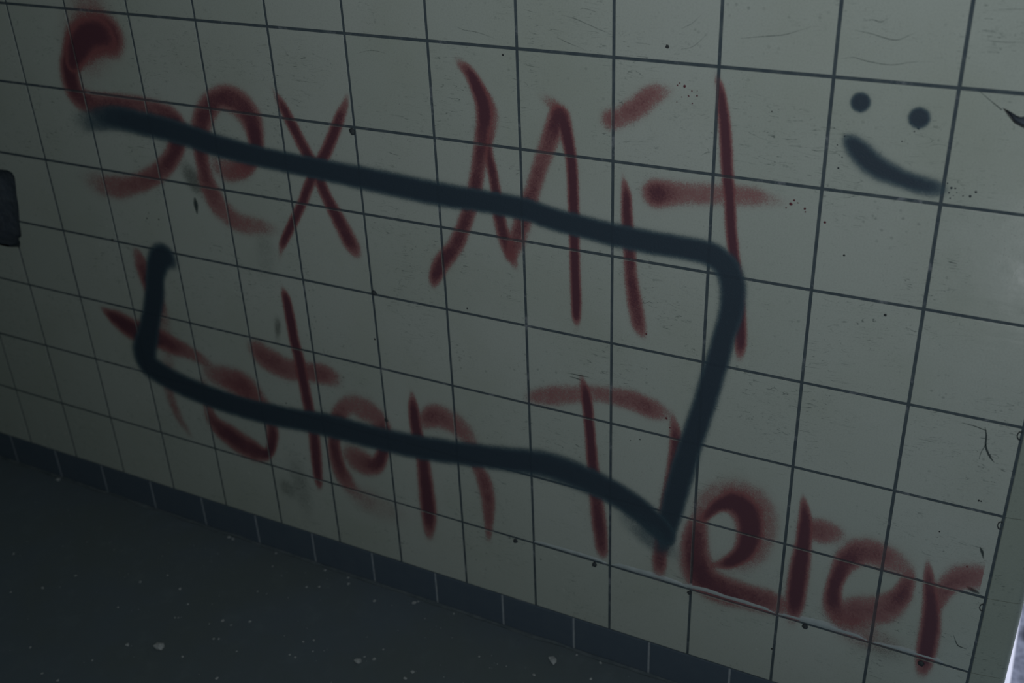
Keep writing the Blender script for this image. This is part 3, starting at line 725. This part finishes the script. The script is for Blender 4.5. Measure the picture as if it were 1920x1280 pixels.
G = 'graffiti letters on the tiled wall'
LETTERS = [
 ('S', 'large red spray-painted capital S at top left of wall', 'graffiti_letter'),
 ('e1', 'red spray-painted letter e between the top left S and the x', 'graffiti_letter'),
 ('x', 'red spray-painted letter x of two thin crossing strokes', 'graffiti_letter'),
 ('M', 'tall red spray-painted capital M at top centre of wall', 'graffiti_letter'),
 ('i1', 'red spray-painted letter i with a slanting dash as dot, right of the M', 'graffiti_letter'),
 ('t1', 'tall red spray-painted letter t with wide crossbar, left of the smiley', 'graffiti_letter'),
 ('T2a', 'faint red spray-painted slanting cross at the left start of the lower line', 'graffiti_letter'),
 ('o2', 'blurred red spray-painted letter o, leftmost round letter of the lower line', 'graffiti_letter'),
 ('t2', 'thin red spray-painted letter t with slanting crossbar in the lower line', 'graffiti_letter'),
 ('e2', 'red spray-painted letter e before the n in the lower line', 'graffiti_letter'),
 ('n', 'red spray-painted letter n in the middle of the lower line', 'graffiti_letter'),
 ('T3', 'red spray-painted capital T with bent crossbar below the M', 'graffiti_letter'),
 ('i2', 'short red spray-painted letter i partly under the black arrow tip', 'graffiti_letter'),
 ('e3', 'thick round red spray-painted letter e right of the black arrow tip', 'graffiti_letter'),
 ('r1', 'red spray-painted letter r between the thick e and the last o', 'graffiti_letter'),
 ('o3', 'wide red spray-painted letter o at lower right', 'graffiti_letter'),
 ('r2', 'red spray-painted letter r at the right end of the lower line', 'graffiti_letter'),
]
for key, label, nm in LETTERS:
    mat, ss = STROKES[key]
    p0 = ss[0][len(ss[0]) // 2]
    root = tag(empty(nm, (0, 0, 0)), label, 'graffiti', G)
    for s in sorted(ss, key=lambda st: max(p[3] for p in st)):      # thin overspray lies under the dense strokes
        film_sheet('paint_stroke', s, mat, root)
    if key == 'i1': splatter('paint_splatter', DROPS_I, 'reddrop', root, 0.0007)
    if key == 't1': splatter('paint_splatter', DROPS_T, 'reddrop', root, 0.0007)
    if key == 'T3': splatter('paint_splatter', DROPS_T3, 'reddrop', root, 0.0007)

LIFT[0] = 0.00120
root = tag(empty('graffiti_outline'), 'black spray-painted open box with arrow point drawn around the red writing', 'graffiti')
for s in STROKES['arrowA'][1] + STROKES['arrowB'][1]:
    film_sheet('paint_stroke', s, 'black', root, shape=(0.88, 4.0), halo=0.12)
root = tag(empty('smiley_face'), 'black spray-painted smiley with two dots and a curved mouth', 'graffiti')
film_sheet('mouth', STROKES['mouth'][1][0], 'black', root, cell=0.012, shape=(0.80, 2.5), halo=0.12)
for k in ('eye1', 'eye2'):
    film_sheet('eye', STROKES[k][1][0], 'black', root, cell=0.010, shape=(0.78, 5.0), halo=0.10)
splatter('paint_splatter', DROPS_M, 'blackdrop', root, 0.0007)

for s in STROKES['grime'][1]:
    film_sheet('grime_streak', s, 'grime', wall, 0.00050, halo=0.0)
for s in STROKES['mark'][1]:
    film_sheet('crack_mark', s, 'mark', wall, 0.00056, 0.0022, (0.9, 2.5), 0.0)
for s in STROKES['hair'][1]:
    film_sheet('hairline_crack', [p[:3] + (p[3] * 0.6,) for p in s], 'mark', wall, 0.00053, 0.0022, (1.0, 3.0), 0.0)

# ------------------------------------------------------------------ floor and what lies on it
fl = obj('floor', bm_mesh('floor', box_bm(-3.0, 2.6, -3.2, 0.004, -0.06, 0.0)), 'floor')
tag(fl, 'dark worn bare floor scattered with grit', 'floor', kind='structure')
# bead of dirt and mortar in the corner between floor and skirting
v, f = [], []
n = 110
for i in range(n + 1):
    x = C0 * T + (X_END - C0) * T * i / n
    w = 0.003 + 0.006 * (0.5 + noise.noise(Vector((x * 14, 0, 0))))
    h = 0.001 + 0.004 * (0.5 + noise.noise(Vector((x * 17, 4, 0))))
    v += [(x, -0.0015, h), (x, -0.0015 - w * .5, h * .55), (x, -0.0015 - w, 0.0002), (x, 0.001, 0.0002)]
for i in range(n):
    for j in range(3):
        f.append((i*4 + j, (i+1)*4 + j, (i+1)*4 + j + 1, i*4 + j + 1))
corner = obj('mortar_bead', pymesh('mortar_bead', v, f, True), None, fl)
corner.data.materials.append(mat_plain('corner_dirt', (0.090, 0.120, 0.135), (0.150, 0.185, 0.200), 30.0, 0.95, 0.15))

def chip(name, x, z, r, seed):
    bm = bmesh.new()
    bmesh.ops.create_icosphere(bm, subdivisions=1, radius=1.0)
    rot = Matrix.Rotation(seed * 2.1, 3, 'Z')
    for vv in bm.verts:
        q = 1 + 0.45 * noise.noise(vv.co * 1.3 + Vector((seed * 3.3, seed, 0)))
        c = Vector((vv.co.x * q * 1.1, vv.co.y * q * .85, vv.co.z * q * .45))
        vv.co = rot @ c * r
    zmin = min(vv.co.z for vv in bm.verts)
    for vv in bm.verts: vv.co.z -= zmin
    me = bm_mesh(name, bm)
    return me
BIG = {(2.677, 2.242): 'pale plaster chip, the biggest crumb lying on the dark floor at lower left',
       (7.385, 0.317): 'dull grey plaster crumb on the floor close to the skirting, rightmost one',
       (5.149, 1.358): 'dull flat grey crumb on the floor at the bottom centre'}
small_v, small_f = [], []
for i, (x, z, r) in enumerate(GRIT):
    rr = r * T / 115.0 * 0.9
    z = max(z, 0.09)
    me = chip('plaster_chip', x, z, rr, i * 1.37)
    loc = Vector((x * T, -z * T, 0.0))
    if (x, z) in BIG:
        o = obj('plaster_chip', me, 'chip')
        o.location = loc
        tag(o, BIG[(x, z)], 'debris', 'plaster chips on the floor')
    else:
        s = len(small_v)
        small_v += [tuple(vv.co + loc) for vv in me.vertices]
        small_f += [tuple(s + k for k in pl.vertices) for pl in me.polygons]
        bpy.data.meshes.remove(me)
rng = random.Random(3)
for i in range(160):
    x = rng.uniform(-1.5, 10); z = 0.05 + abs(rng.gauss(0, 1.4))
    me = chip('g', x, z, rng.uniform(.0005, .0013), i * .77)
    loc = Vector((x * T, -z * T - .008, 0.0)); s = len(small_v)
    small_v += [tuple(vv.co + loc) for vv in me.vertices]
    small_f += [tuple(s + k for k in pl.vertices) for pl in me.polygons]
    bpy.data.meshes.remove(me)
grit = obj('floor_grit', pymesh('floor_grit', small_v, small_f), 'chip')
tag(grit, 'fine pale grit and plaster crumbs strewn over the dark floor', 'grit', kind='stuff')

# ------------------------------------------------------------------ beyond the wall's end: post, ground and rubble outdoors
kerb = obj('trim_2', bm_mesh('trim_2', box_bm(1.800, 1.906, 0.30, 5.0, -0.56, -0.535, 0.006, 2)), 'white')
tag(kerb, 'pale kerb running outdoors past the right end of the wall', 'kerb', kind='structure')
grd = obj('ground', bm_mesh('ground', box_bm(1.6, 6.0, 0.06, 6.0, -0.65, -0.55)), 'ground')
tag(grd, 'pale ground outdoors beyond the right end of the wall', 'ground', kind='structure')
for i, (x, y, r, lab) in enumerate(((1.962, 1.06, 0.050, 'dark blurred lump of rubble outdoors beside the pale kerb, the nearest'),
                                    (2.02, 1.22, 0.07, 'dark blurred lump of rubble outdoors at the right picture edge'))):
    me = chip('rubble_stone', 0, 0, r, i + 5.5)
    o = obj('rubble_stone', me, 'stone'); o.location = (x, y, -0.55)
    tag(o, lab, 'rubble')
